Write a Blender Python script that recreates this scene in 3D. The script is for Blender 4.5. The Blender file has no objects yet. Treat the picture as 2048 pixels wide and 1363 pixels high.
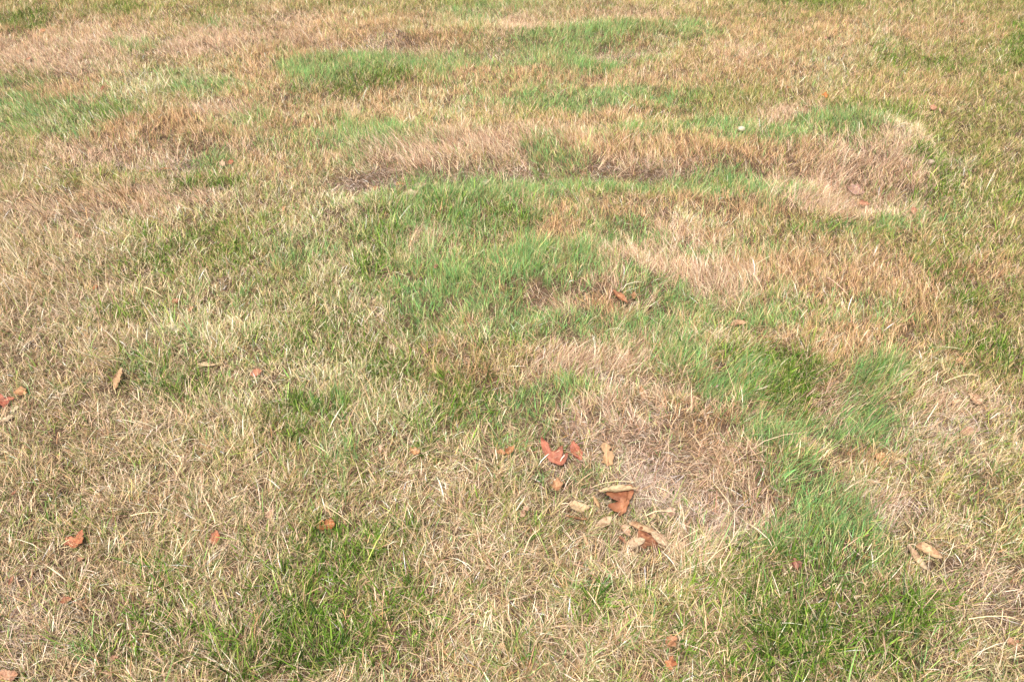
import bpy, math, random
import numpy as np
from mathutils import Vector, Matrix

S = bpy.context.scene
C = S.collection
R = math.radians
rng = np.random.default_rng(11)

# ------------------------------------------------------------------ camera
CAM_H, PITCH, FPX = 1.65, R(39.2), 1593.0          # eye height, downward pitch, focal length in photo pixels (2048 wide)
cam = bpy.data.cameras.new('camera')
cam.sensor_width = 36.0
cam.lens = FPX / 2048 * 36
cam.clip_start = 0.05
cam.clip_end = 300
co = bpy.data.objects.new('camera', cam)
C.objects.link(co)
co.location = (0, 0, CAM_H)
co.rotation_euler = (math.pi / 2 - PITCH, 0, 0)
cam.dof.use_dof = False
S.camera = co

# ------------------------------------------------------------------ light: bright overcast day
W = bpy.data.worlds.new('World')
S.world = W
W.use_nodes = True
nt = W.node_tree
bg = nt.nodes['Background']
sky = nt.nodes.new('ShaderNodeTexSky')
sky.sky_type = 'NISHITA'
sky.sun_disc = False
SUN_EL, SUN_AZ = R(58), R(200)
sky.sun_elevation = SUN_EL
sky.sun_rotation = SUN_AZ
sky.dust_density = 6.0
sky.air_density = 0.7
sky.ozone_density = 0.6
nt.links.new(sky.outputs[0], bg.inputs[0])
bg.inputs[1].default_value = 0.095
sl = bpy.data.lights.new('sun', 'SUN')
sl.energy = 2.8
sl.angle = R(8)
sl.color = (1.0, 0.965, 0.93)
so = bpy.data.objects.new('sun', sl)
C.objects.link(so)
# direction towards the sun: rotation measured clockwise from +Y
sd = Vector((math.sin(SUN_AZ) * math.cos(SUN_EL), math.cos(SUN_AZ) * math.cos(SUN_EL), math.sin(SUN_EL)))
so.rotation_euler = sd.to_track_quat('Z', 'Y').to_euler()
so.location = (0, 0, 5)
S.view_settings.view_transform = 'Standard'
S.view_settings.look = 'None'
S.view_settings.exposure = 1.1
S.view_settings.gamma = 1
S.render.engine = 'CYCLES'
S.cycles.max_bounces = 7
S.cycles.diffuse_bounces = 2
S.cycles.transmission_bounces = 4
S.cycles.glossy_bounces = 2

# ------------------------------------------------------------------ plan of the lawn
# The lawn's patches were surveyed in the 2048x1363 coordinates of the photograph; these two
# functions turn them into metres on the ground and back.
ct, st = math.cos(PITCH), math.sin(PITCH)

def at(px, py, z=0.0):
    u = (px - 1024) / FPX
    v = (py - 681.5) / FPX
    dx, dy, dz = u, ct - v * st, -st - v * ct
    t = (z - CAM_H) / dz
    return (dx * t, dy * t)

def plan(x, y):
    d = y * ct + CAM_H * st
    up = y * st - CAM_H * ct
    return 1024 + FPX * x / d, 681.5 - FPX * up / d

def ppm(py):                       # photo pixels per metre at this row
    return FPX * (st + (py - 681.5) / FPX * ct) / CAM_H

def hash2(ix, iy, seed):
    h = (ix.astype(np.int64) * 374761393 + iy.astype(np.int64) * 668265263 + seed * 1442695041) & 0x7fffffff
    h = ((h ^ (h >> 13)) * 1274126177) & 0x7fffffff
    h = ((h ^ (h >> 16)) * 1103515245 + 12345) & 0x7fffffff
    return (h & 0xffff) / 65535.0

def vnoise(x, y, scale, seed=0):
    x = np.asarray(x, float) / scale + 1000.3
    y = np.asarray(y, float) / scale + 1000.7
    ix, iy = np.floor(x), np.floor(y)
    fx, fy = x - ix, y - iy
    fx = fx * fx * (3 - 2 * fx)
    fy = fy * fy * (3 - 2 * fy)
    a, b = hash2(ix, iy, seed), hash2(ix + 1, iy, seed)
    c, d = hash2(ix, iy + 1, seed), hash2(ix + 1, iy + 1, seed)
    return (a + (b - a) * fx) * (1 - fy) + (c + (d - c) * fx) * fy      # 0..1

def fbm(x, y, scale, seed=0, n=3):
    s = 0; a = 1; t = 0
    for k in range(n):
        s = s + a * (vnoise(x, y, scale / 2 ** k, seed + 17 * k) - 0.5)
        t += a; a *= 0.55
    return s / t * 2                                                     # about -1..1

def stroke_w(px, py, pts, rx, ry, soft=0.55):
    X, Y = px / rx, py / ry
    best = np.full(X.shape, 1e9)
    P = [(a / rx, b / ry) for a, b in pts]
    if len(P) == 1: P = [P[0], P[0]]
    for (ax, ay), (bx, by) in zip(P[:-1], P[1:]):
        vx, vy = bx - ax, by - ay
        L = vx * vx + vy * vy
        t = np.clip(((X - ax) * vx + (Y - ay) * vy) / L, 0, 1) if L > 1e-9 else 0
        d = np.hypot(X - ax - t * vx, Y - ay - t * vy)
        best = np.minimum(best, d)
    w = np.clip((1 + soft - best) / (2 * soft), 0, 1)
    return w * w * (3 - 2 * w)

# relief: (height in m, points, rx, ry)
RELIEF = [
 ( .050, [(760,318),(900,300),(1080,292),(1300,300),(1560,300),(1740,300)], 70, 36),   # bank behind the long trench
 (-.026, [(730,388),(860,380),(1010,370),(1180,372),(1380,372),(1640,352),(1780,400)], 60, 18),
 ( .040, [(800,440),(980,430),(1140,425)], 110, 45),
 ( .030, [(1250,400),(1560,395)], 80, 22),
 (-.040, [(1095,612),(1130,605)], 45, 18),
 ( .045, [(1010,560),(1130,545),(1230,560)], 70, 32),
 ( .040, [(1120,820),(1280,815),(1420,850),(1540,930)], 60, 38),
 (-.035, [(1180,950),(1300,1000),(1420,1010)], 110, 70),
 (-.030, [(1380,800),(1320,790)], 35, 14),
 ( .035, [(1400,760),(1480,800)], 60, 38),
 ( .040, [(1560,960),(1640,1030),(1690,1080)], 50, 45),
 ( .030, [(1640,235),(1800,300),(1850,350)], 30, 30),
 (-.028, [(1710,380),(1800,400)], 60, 28),
 ( .035, [(250,258),(340,250),(440,268)], 70, 24),
 (-.035, [(230,318),(330,325),(420,318)], 80, 22),
 (-.018, [(760,92),(900,105),(1010,115)], 70, 13),
 ( .035, [(800,70),(940,75)], 70, 14),
 (-.03, [(1230,112),(1290,105)], 60, 9),
 ( .03, [(1120,78),(1330,68)], 80, 14),
 ( .03, [(700,160),(640,180)], 80, 24),
 (-.022, [(800,205),(640,215),(560,195)], 60, 14),
 (-.02, [(60,180),(180,165)], 70, 14),
 (-.02, [(480,255),(430,225)], 50, 14),
 (-.022, [(1300,240),(1220,255)], 70, 11),
 (-.03, [(1600,830),(1680,840)], 60, 28),
 (-.02, [(1720,1050)], 60, 30),
 (-.02, [(960,780),(870,740)], 60, 30),
 (-.02, [(1210,770),(1260,655)], 40, 30),
]

def relief(x, y):
    px, py = plan(x, y)
    wx = fbm(x, y, .40, 21) * 40; wy = fbm(x, y, .40, 31) * 17 * np.clip((py + 620) / 1000, .5, 1.5)
    z = fbm(x, y, 1.1, 2) * .018 + fbm(x, y, .22, 3, 2) * .008 + fbm(x, y, .07, 4, 2) * .003
    m = (y < 7) & (y > .3)
    q = np.zeros_like(z)
    for h, pts, rx, ry in RELIEF:
        q = q + h * stroke_w(px + wx, py + wy, pts, rx * 1.1, ry * 1.15, .8)
    return z + np.where(m, q * (.82 + .5 * fbm(x, y, .18, 13, 2)), 0)

# ------------------------------------------------------------------ kinds of grass
STRAW, DRY, PINK, THATCH, FINE, COARSE, OLIVE, CREAM = range(8)
#            palette: (weight, r, g, b) linear
PAL = {
 STRAW:  [(4,.59,.45,.275),(4,.50,.365,.21),(2.6,.38,.26,.145),(3,.71,.59,.41),(2,.31,.29,.115),(2.2,.20,.26,.075),(1.3,.22,.12,.06)],
 DRY:    [(4,.56,.365,.185),(3,.46,.285,.135),(2.6,.64,.45,.25),(1.3,.27,.155,.07),(1.2,.32,.28,.10)],
 PINK:   [(4,.61,.445,.285),(4,.51,.355,.225),(2,.39,.235,.13),(2.4,.70,.54,.37),(1.5,.24,.125,.065),(.6,.30,.30,.11)],
 THATCH: [(4,.56,.45,.335),(4,.47,.36,.26),(3.8,.68,.56,.43),(1.8,.30,.20,.14),(1,.20,.12,.07)],
 FINE:   [(4,.165,.325,.105),(3.5,.125,.27,.085),(3,.24,.38,.115),(2.5,.31,.39,.13),(1.8,.36,.31,.13),(1.4,.09,.185,.045)],
 COARSE: [(4,.080,.155,.016),(4,.125,.22,.024),(3,.20,.29,.045),(3,.038,.085,.010),(.5,.30,.31,.08)],
 OLIVE:  [(3,.44,.345,.145),(3.2,.54,.43,.22),(3,.20,.255,.045),(2,.27,.34,.065),(2,.34,.235,.095),(1.3,.13,.18,.03)],
 CREAM:  [(5,.68,.57,.34),(3,.57,.45,.24),(2,.29,.39,.12),(1.6,.19,.32,.08),(2,.78,.70,.48),(1.3,.38,.33,.13)],
}
#          length, width, tilt deg, tilt sd, curl, flow weight
FORM = {
 STRAW:  (.041, .0014, 58, 19, 1.0, .30),
 DRY:    (.029, .0013, 32, 15, .4, .6),
 PINK:   (.045, .0012, 49, 15, .6, 1.05),
 THATCH: (.034, .0010, 76, 10, .7, .5),
 FINE:   (.037, .0015, 36, 15, .7, 1.0),
 COARSE: (.036, .0026, 38, 17, .6, .4),
 OLIVE:  (.030, .0017, 45, 17, .7, .5),
 CREAM:  (.033, .0017, 42, 17, .6, .5),
}
# what grows together: a patch of one kind is never pure
BLEND = {
 STRAW: {STRAW:.86, OLIVE:.08, DRY:.06}, DRY: {DRY:.82, PINK:.06, OLIVE:.05, STRAW:.05, FINE:.02},
 PINK: {PINK:.80, STRAW:.12, DRY:.08}, THATCH: {THATCH:.80, PINK:.14, STRAW:.06},
 FINE: {FINE:.74, DRY:.08, STRAW:.07, OLIVE:.07, COARSE:.04}, COARSE: {COARSE:.66, STRAW:.20, OLIVE:.14},
 OLIVE: {OLIVE:.72, STRAW:.16, COARSE:.07, DRY:.05}, CREAM: {CREAM:.70, OLIVE:.12, STRAW:.12, FINE:.06},
}
# patches laid over the basic sward: (kind, strength, points, rx, ry[, lean x, lean y[, length factor]])
P = [
 # --- broad areas
 (OLIVE,.85,[(1500,60),(1750,150),(1950,300)],260,180, .2,.3),
 (OLIVE,.9,[(2000,100),(2000,500)],170,300, .2,.2),
 (OLIVE,.6,[(1980,560),(1900,760),(2030,760)],130,120, .2,.3),
 (STRAW,.8,[(40,560),(200,900),(300,1200)],280,330, -.1,.2),
 (CREAM,.75,[(420,500),(560,620),(640,720)],190,130, -.1,.5),
 (CREAM,.6,[(680,440),(640,560)],90,120, 0,.5),
 (OLIVE,.6,[(380,480),(480,560)],150,60, 0,.5),
 (STRAW,.9,[(40,420),(60,560)],170,110, -.9,.3,1.2),
 (DRY,.58,[(850,240),(1200,190),(1500,130)],420,110, -.1,.5),
 (DRY,.6,[(1560,470),(1760,560),(1640,700)],230,120, .2,.5),
 # --- top left
 (DRY,.55,[(0,40),(300,40),(620,60)],220,60, .3,.3),
 (OLIVE,.7,[(30,25),(150,20),(260,15),(420,18)],120,26, .2,.3),
 (COARSE,.55,[(30,48),(75,35)],32,12, .2,.3),
 (COARSE,.6,[(250,22)],24,10, .2,.3),
 (PINK,.75,[(20,110),(150,95),(250,70)],110,28, -.9,.3,.8),
 (PINK,.6,[(60,140),(160,140)],90,22, -.9,.2,.7),
 (OLIVE,.7,[(20,172),(90,160)],60,14, -.5,.2),
 (FINE,.5,[(40,165)],60,10, -.5,.2),
 (DRY,.85,[(20,195),(130,180),(220,165)],70,15, -.8,.2),
 (PINK,.5,[(20,205)],60,10, -.8,.2),
 (OLIVE,.6,[(380,60),(470,50)],80,16, -.3,.2),
 (FINE,.6,[(430,52)],50,10, -.3,.2),
 (PINK,.75,[(370,100),(450,80),(560,45)],90,18, -1.0,.2,.8),
 (PINK,.8,[(600,70),(640,85)],46,16, -.9,.1,.9),
 (DRY,.8,[(420,140),(520,160),(560,120)],90,26, -.5,.3),
 (FINE,.65,[(270,95)],34,12, -.5,.2),
 (CREAM,.85,[(260,170),(330,155),(390,160)],80,26, -.9,.3),
 (FINE,.8,[(385,185),(420,175)],42,13, -.6,.3),
 (FINE,.6,[(350,148)],40,10, -.6,.3),
 (FINE,.8,[(30,215),(100,225),(170,220)],80,20, -1,.3,1.1),
 (FINE,.75,[(20,250),(110,260),(240,250)],70,18, -1,.3,1.1),
 (COARSE,.6,[(15,240)],26,10, -.8,.3),
 (COARSE,.5,[(220,235),(170,250)],45,14, -.8,.3),
 (CREAM,.5,[(120,250)],120,24, -1,.3),
 (OLIVE,.5,[(40,300),(110,300)],90,22, -.9,.3),
 (DRY,.95,[(240,275),(340,262),(450,272)],70,20, -.2,.6,1.1),
 (PINK,.9,[(180,310),(300,318),(400,312)],90,20, -.2,.4,.7),
 (THATCH,.75,[(240,330),(350,320)],90,14, -.3,.3),
 (OLIVE,.6,[(60,370),(200,350)],150,26, -.6,.3),
 (PINK,.85,[(90,420),(180,415),(320,395)],120,22, -1.1,.2,.9),
 (DRY,.75,[(180,405),(250,400)],60,14, -.8,.2),
 (FINE,.75,[(410,322),(440,310)],32,12, .3,.5),
 (COARSE,.7,[(395,372),(440,365)],44,12, .1,.4),
 (FINE,.7,[(475,240),(500,235)],34,16, -.4,.5,1.2),
 (PINK,.7,[(440,215),(410,225)],50,12, -.9,.2),
 # --- top middle
 (OLIVE,.7,[(700,8),(850,5)],120,12, 0,.4),
 (FINE,.55,[(930,25),(930,50)],44,24, 0,.5),
 (FINE,.5,[(1000,10)],60,12, 0,.4),
 (DRY,.6,[(720,60),(820,70)],120,26, -.2,.4),
 (THATCH,.6,[(700,100),(790,90),(820,112)],70,12, -.4,.2),
 (CREAM,.4,[(850,62)],45,12, 0,.5),
 (PINK,.85,[(1040,50),(1060,72)],45,18, -.1,.5,.8),
 (PINK,.5,[(1240,35),(1280,40)],60,14, 0,.5,.6),
 (FINE,.92,[(1060,90),(1120,85),(1200,75),(1290,68),(1390,68)],44,16, .4,.5,1.1),
 (FINE,.85,[(1080,105),(1130,128),(1180,135)],44,14, .3,.4,1.1),
 (FINE,.6,[(1190,105),(1270,120)],60,14, .2,.4),
 (THATCH,.85,[(1225,115),(1290,105)],36,9, .1,.2),
 (THATCH,.6,[(1000,110),(930,112)],60,9, -.5,.2),
 (CREAM,.6,[(1340,100)],30,16, 0,.5),
 (FINE,.9,[(630,135),(730,125),(850,130),(900,125)],60,16, -.3,.5,1.1),
 (FINE,.6,[(980,120)],80,12, -.1,.4),
 (FINE,.85,[(610,165),(680,165),(760,150)],44,20, .3,.5,1.2),
 (COARSE,.75,[(690,185),(760,170),(800,160)],40,14, .2,.5,1.1),
 (DRY,.85,[(950,150),(1050,158),(1250,175),(1310,170)],80,16, 0,.6,.9),
 (FINE,.5,[(880,155),(880,150)],26,26, 0,.5),
 (FINE,.45,[(940,195),(1030,185),(1080,200)],80,28, 0,.5),
 (DRY,.9,[(830,185),(870,195)],60,22, 0,.6),
 (CREAM,.5,[(840,190),(890,225)],60,18, 0,.6),
 (FINE,.8,[(1090,215),(1200,205),(1300,205),(1420,200)],60,18, 0,.6),
 (OLIVE,.6,[(1500,180),(1400,230)],90,26, 0,.6),
 (DRY,.7,[(1120,240),(1320,238),(1340,255)],90,14, 0,.6),
 (FINE,.75,[(1230,290),(1290,275),(1380,268)],70,16, .1,.5),
 (OLIVE,.7,[(1000,245)],90,18, -.1,.6),
 (DRY,.6,[(780,260),(860,270)],70,16, -.1,.6),
 (FINE,.55,[(610,290),(680,270),(780,280)],70,26, -.2,.7),
 (FINE,.8,[(725,325),(715,300),(795,280)],32,28, -.5,.6,1.3),
 (PINK,.95,[(800,330),(900,310),(1040,305),(1120,300)],90,30, -.9,.35,1.25),
 (THATCH,.92,[(740,372),(850,362),(1010,355),(1090,358)],70,15, -.8,.2),
 (FINE,.5,[(800,310),(850,300)],36,14, -.7,.4),
 (FINE,.9,[(1110,315),(1110,340),(1150,350)],32,26, -.3,.6,1.3),
 (CREAM,.4,[(1140,360)],40,14, -.4,.4),
 (DRY,.9,[(1180,310),(1330,308),(1500,310)],70,22, -.1,.7,1.3),
 (THATCH,.9,[(1220,350),(1350,350),(1440,340)],60,12, -.2,.3),
 (PINK,.5,[(1240,335),(1400,335)],60,10, 0,.5),
 (OLIVE,.5,[(1350,262),(1540,230)],160,30, 0,.5),
 (FINE,.8,[(1440,270),(1560,275),(1700,270)],70,26, .1,.5),
 (FINE,.9,[(1660,240),(1700,255)],46,15, .1,.5,1.1),
 (FINE,.8,[(1620,310),(1720,320)],60,12, -.4,.4),
 (PINK,.65,[(1560,235),(1600,225)],46,16, -.3,.5),
 (DRY,.8,[(1500,140),(1540,150)],70,22, 0,.5),
 (PINK,.4,[(1480,110)],60,20, 0,.5),
 (DRY,.8,[(1480,330),(1600,320),(1680,340)],60,15, .2,.5,1.2),
 (PINK,.92,[(1640,350),(1780,330),(1820,370)],70,34, .6,.3,1.1),
 (PINK,.9,[(1790,300),(1840,350)],30,26, .2,.5),
 (THATCH,.6,[(1740,400),(1820,405)],60,18, .3,.3),
 (CREAM,.65,[(1770,260),(1830,310),(1900,340)],36,18, .4,.5),
 (COARSE,.65,[(1740,215),(1800,245)],36,12, .1,.5),
 (COARSE,.65,[(1840,325),(1890,350)],36,13, .3,.4),
 (COARSE,.6,[(1600,5),(1640,12)],60,10, 0,.4),
 (COARSE,.45,[(1760,100),(1790,110),(1750,130)],46,20, .1,.4),
 (COARSE,.5,[(2030,80),(2040,110)],26,26, .1,.4),
 (COARSE,.5,[(1850,130),(1980,140)],36,12, .1,.4),
 (DRY,.45,[(1640,90),(1560,60),(1900,60)],110,26, .1,.4),
 (CREAM,.4,[(1720,80),(1640,160)],70,26, .1,.4),
 # --- second belt
 (FINE,.9,[(900,385),(1000,385),(1090,410),(1040,440)],70,24, .4,.6,1.2),
 (FINE,.9,[(850,415),(960,430),(1040,455)],80,30, .5,.5,1.2),
 (COARSE,.5,[(900,440),(1020,450)],80,24, .4,.5,1.2),
 (CREAM,.5,[(760,430),(800,440)],46,16, .1,.5),
 (FINE,.85,[(1160,385),(1260,380),(1350,385)],80,15, .1,.5),
 (FINE,.9,[(1380,385),(1480,380),(1580,395)],60,18, .5,.4,1.2),
 (FINE,.85,[(1440,350),(1500,358)],36,14, .2,.5,1.1),
 (DRY,.85,[(1160,430),(1260,430),(1400,420)],80,20, 0,.6),
 (OLIVE,.5,[(1180,410),(1300,410)],80,14, 0,.6),
 (DRY,.95,[(1380,440),(1480,440),(1580,430)],90,20, 0,.7,1.1),
 (CREAM,.5,[(1400,435),(1500,445)],80,14, 0,.6),
 (PINK,.8,[(1620,400),(1700,415),(1780,420)],70,16, .4,.4),
 (FINE,.6,[(1850,420),(1900,440)],70,22, .5,.4),
 (COARSE,.5,[(1900,380),(1960,400)],60,14, .3,.5),
 (OLIVE,.7,[(1640,450),(1720,460)],120,20, .2,.5),
 (FINE,.5,[(1650,460),(1900,450)],80,14, .3,.5),
 # --- middle
 (CREAM,.5,[(860,490),(900,520)],70,30, .5,.5,1.3),
 (COARSE,.7,[(770,480),(760,560),(810,600)],34,44, -.2,.6,1.3),
 (COARSE,.4,[(960,520),(900,560)],60,24, .3,.6,1.1),
 (FINE,.75,[(830,480),(930,490),(900,540)],70,40, .4,.6,1.2),
 (PINK,.45,[(850,500),(890,520)],36,26, .3,.5,1.3),
 (DRY,.8,[(1050,500),(1160,480)],80,16, .1,.6),
 (FINE,.75,[(1230,460),(1200,500),(1290,490)],70,15, .1,.5),
 (DRY,.8,[(1130,470),(1110,485)],50,10, 0,.6),
 (FINE,.95,[(1000,560),(1080,530),(1140,530),(1190,560)],60,28, .5,.6,1.35),
 (FINE,.9,[(880,600),(960,580),(1050,590)],80,40, 0,.7,1.15),
 (FINE,.85,[(820,590),(900,620)],70,30, 0,.6),
 (PINK,.95,[(1100,600),(1150,608)],36,13, -.4,.3,.9),
 (PINK,.9,[(1240,535),(1280,530)],40,30, -.3,.6,1.1),
 (PINK,1,[(1370,490),(1400,530),(1430,570)],60,40, -.4,.6,1.2),
 (PINK,.5,[(1470,580),(1440,610)],50,30, -.2,.5),
 (CREAM,.4,[(1380,440)],50,14, 0,.6),
 (FINE,.9,[(1290,590),(1330,605)],36,22, .1,.7,1.1),
 (FINE,.5,[(1400,510),(1520,500)],50,16, .1,.6),
 (PINK,.7,[(1220,580),(1200,600)],22,24, -.5,.5),
 (DRY,.9,[(1170,640),(1230,640),(1200,620)],44,20, 0,.6),
 (DRY,.55,[(960,650),(900,640)],60,18, 0,.6),
 (FINE,.8,[(1040,650),(1110,660),(1160,655)],70,20, .1,.6),
 (FINE,.5,[(870,660),(1000,690)],80,20, 0,.6),
 (DRY,.85,[(870,740),(950,715),(1010,730)],46,42, 0,.7,1.3),
 (OLIVE,.6,[(1050,700),(1100,720)],50,36, .2,.6,1.2),
 (PINK,.85,[(1120,730),(1170,710),(1220,730)],60,26, .8,.4,1.2),
 (THATCH,.6,[(1180,760),(1220,775)],50,14, .8,.3),
 (FINE,.55,[(1240,690),(1300,690)],46,20, .3,.5),
 (PINK,.7,[(1270,640),(1300,690)],34,26, .3,.5),
 (FINE,.9,[(1290,660),(1380,640),(1400,670)],44,26, .2,.6),
 (DRY,.8,[(1390,715),(1400,730)],26,18, -.3,.5),
 (FINE,.95,[(1350,730),(1360,760),(1410,790)],54,30, .7,.5,1.25),
 (FINE,.98,[(1380,830),(1450,810),(1500,760),(1510,800)],52,34, .9,.35,1.35),
 (COARSE,.95,[(1480,720),(1540,740),(1590,780),(1560,800)],46,28, .4,.5,1.35),
 (COARSE,.6,[(1600,720)],50,18, .2,.5),
 (OLIVE,.4,[(1430,650),(1500,660)],60,24, 0,.5),
 (FINE,.38,[(1560,590),(1520,640),(1640,620)],70,30, 0,.6),
 (FINE,.28,[(1640,640),(1740,640)],70,24, 0,.6),
 (DRY,1,[(1640,700),(1700,720),(1740,690)],90,26, .2,.6,1.05),
 (DRY,1,[(1600,540),(1700,550),(1790,560)],110,36, 0,.6,1.05),
 (DRY,.5,[(1900,540),(1950,550)],90,30, .2,.5),
 (COARSE,.45,[(1890,560),(1910,620)],36,50, .1,.5),
 (OLIVE,.5,[(1900,480),(2000,480)],100,30, .3,.4),
 (PINK,.6,[(1640,800),(1700,820)],50,26, .9,.3,1.1),
 (THATCH,.4,[(1650,815)],40,16, .8,.2),
 (FINE,.9,[(1750,760),(1740,800),(1690,860)],50,36, .9,.5,1.4),
 (FINE,.6,[(1780,830),(1640,870),(1620,860)],60,20, 1.0,.3,1.2),
 (FINE,.6,[(1600,870),(1560,880)],60,26, .7,.3),
 (PINK,.6,[(1880,820),(1960,820)],110,32, .8,.2),
 (THATCH,.45,[(1960,850),(1860,870)],90,40, .5,.2),
 (CREAM,.55,[(1820,745),(1860,770)],50,20, .6,.3,1.2),
 (COARSE,.5,[(1980,690),(2030,720)],60,34, .1,.5),
 # --- lower middle
 (FINE,.8,[(1110,810),(1070,830),(1110,800)],38,28, .1,.6,1.1),
 (FINE,.5,[(960,850),(1040,830),(1000,880)],60,34, .1,.5,1.0),
 (COARSE,.5,[(870,830),(880,870),(950,800)],60,40, .1,.5),
 (CREAM,.5,[(740,780),(800,830),(700,840)],80,50, .3,.4,1.2),
 (COARSE,.35,[(700,700),(800,740)],90,30, .2,.5),
 (STRAW,.7,[(930,970),(1080,980)],140,80, .2,.2,.8),
 (PINK,.92,[(1180,830),(1290,835),(1380,870),(1470,910)],60,34, -.15,.15,1.05),
 (DRY,.6,[(1310,840),(1400,870)],60,20, 0,.7,1.1),
 (THATCH,.9,[(1210,905),(1290,960),(1400,985),(1480,1030)],95,66, 0,.2),
 (PINK,.55,[(1340,900),(1420,930),(1480,960)],60,30, .1,.15,1.1),
 (PINK,.75,[(1500,980),(1480,1020)],30,44, .4,.5),
 (STRAW,.6,[(1180,940),(1150,1040)],50,40, .2,.2,.8),
 (FINE,.55,[(1160,960),(1180,940)],34,16, .5,.3),
 (FINE,.45,[(1080,950)],44,14, .3,.3),
 (STRAW,.7,[(1080,1100),(1250,1130),(1420,1130)],180,46, .3,.2),
 (OLIVE,.4,[(1140,1060),(1040,1030)],80,26, .6,.2),
 (PINK,.4,[(1280,1130),(1340,1110)],80,26, .7,.3),
 (FINE,.95,[(1500,870),(1550,940),(1600,970)],34,26, .4,.4,1.1),
 (FINE,.97,[(1560,980),(1620,1010),(1680,1060)],44,34, .4,.4,1.2),
 (FINE,.85,[(1560,1060),(1540,1100),(1640,1090)],60,30, .2,.6,1.2),
 (DRY,.7,[(1640,930),(1720,930)],80,20, .5,.3),
 (FINE,.35,[(1700,900),(1760,880)],60,20, .7,.3),
 (THATCH,.8,[(1740,1030),(1790,1010),(1750,1000)],60,34, .2,.2),
 (OLIVE,.45,[(1850,980),(1960,960),(2000,1100)],120,50, .8,.2),
 (THATCH,.35,[(1900,920),(1960,900)],90,30, .7,.2),
 (STRAW,.7,[(1900,1180),(1980,1260)],120,80, .4,.2,.9),
 (THATCH,.65,[(2020,1220),(1960,1170)],70,44, .3,.1),
 (FINE,.6,[(1600,1160),(1700,1150),(1560,1130)],80,30, -.2,.7,1.5),
 (COARSE,1,[(1560,1180),(1640,1230),(1720,1260),(1690,1300)],125,62, -.1,.5,1.35),
 (COARSE,.95,[(1560,1310),(1640,1340)],100,40, .1,.4,1.2),
 (CREAM,.22,[(1560,1200),(1700,1240)],120,50, -.4,.3,1.2),
 (COARSE,.55,[(1400,1260),(1480,1300),(1440,1340)],90,50, .2,.3,1.0),
 (COARSE,.35,[(1260,1220),(1340,1240)],80,26, .1,.5,1.2),
 (STRAW,.6,[(1150,1280),(1050,1330)],120,46, .1,.4,1.2),
 (COARSE,.55,[(1010,1300),(1040,1330)],22,44, -.1,.7,1.7),
 (COARSE,.6,[(1190,1230),(1175,1250)],22,26, 0,.7,1.6),
 (CREAM,.35,[(1000,1260)],90,36, .2,.5,1.3),
 # green patches bottom left
 (COARSE,.85,[(620,1150),(680,1140),(740,1170),(690,1240)],95,58, .1,.5,1.1),
 (COARSE,.95,[(560,1230),(600,1270),(690,1270)],80,40, .1,.5,1.05),
 (COARSE,.55,[(560,1100),(740,1080)],50,32, 0,.6,1.2),
 (COARSE,.75,[(470,1310),(440,1290)],40,34, -.4,.6,1.3),
 (COARSE,.55,[(200,1300),(260,1320),(300,1260)],60,44, 0,.5,1.1),
 (FINE,.5,[(150,1330),(180,1345)],50,16, .3,.4,1.3),
 (COARSE,.35,[(330,1180),(350,1240)],60,50, 0,.6,1.2),
 (COARSE,.4,[(780,1180),(880,1200)],60,50, 0,.5),
 (STRAW,.6,[(900,1120),(960,1200),(880,1300)],90,70, .1,.2),
 # green in left middle
 (COARSE,.4,[(300,730),(330,760),(370,770)],46,34, .5,.6,1.6),
 (FINE,.5,[(310,740),(340,710)],40,30, .4,.7,1.6),
 (COARSE,.5,[(160,660),(200,640),(310,620)],44,16, 0,.4),
 (CREAM,.5,[(370,660),(480,690)],80,34, 0,.5,1.2),
 (FINE,.6,[(570,500),(600,520),(650,500)],44,22, .2,.6,1.1),
 (FINE,.4,[(540,590),(480,600)],60,26, .1,.5),
 (COARSE,.3,[(430,520),(290,530),(420,480)],80,26, 0,.5),
 (COARSE,.3,[(620,620),(580,700),(610,690)],80,26, 0,.5),
 (COARSE,.5,[(590,830),(610,860),(650,820)],34,26, .2,.5,1.3),
 (FINE,.35,[(680,830),(690,900),(640,900)],50,40, .1,.6,1.4),
 (OLIVE,.5,[(60,1090),(120,960)],90,34, 0,.3),
 (THATCH,.4,[(40,1220),(60,1300)],70,60, 0,.2),
 (OLIVE,.4,[(480,870),(360,900)],110,34, .1,.3),
]

# leaves and stones need the sward pressed down around them: filled further below
PRESS = []       # (x, y, radius x, radius y)

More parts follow.
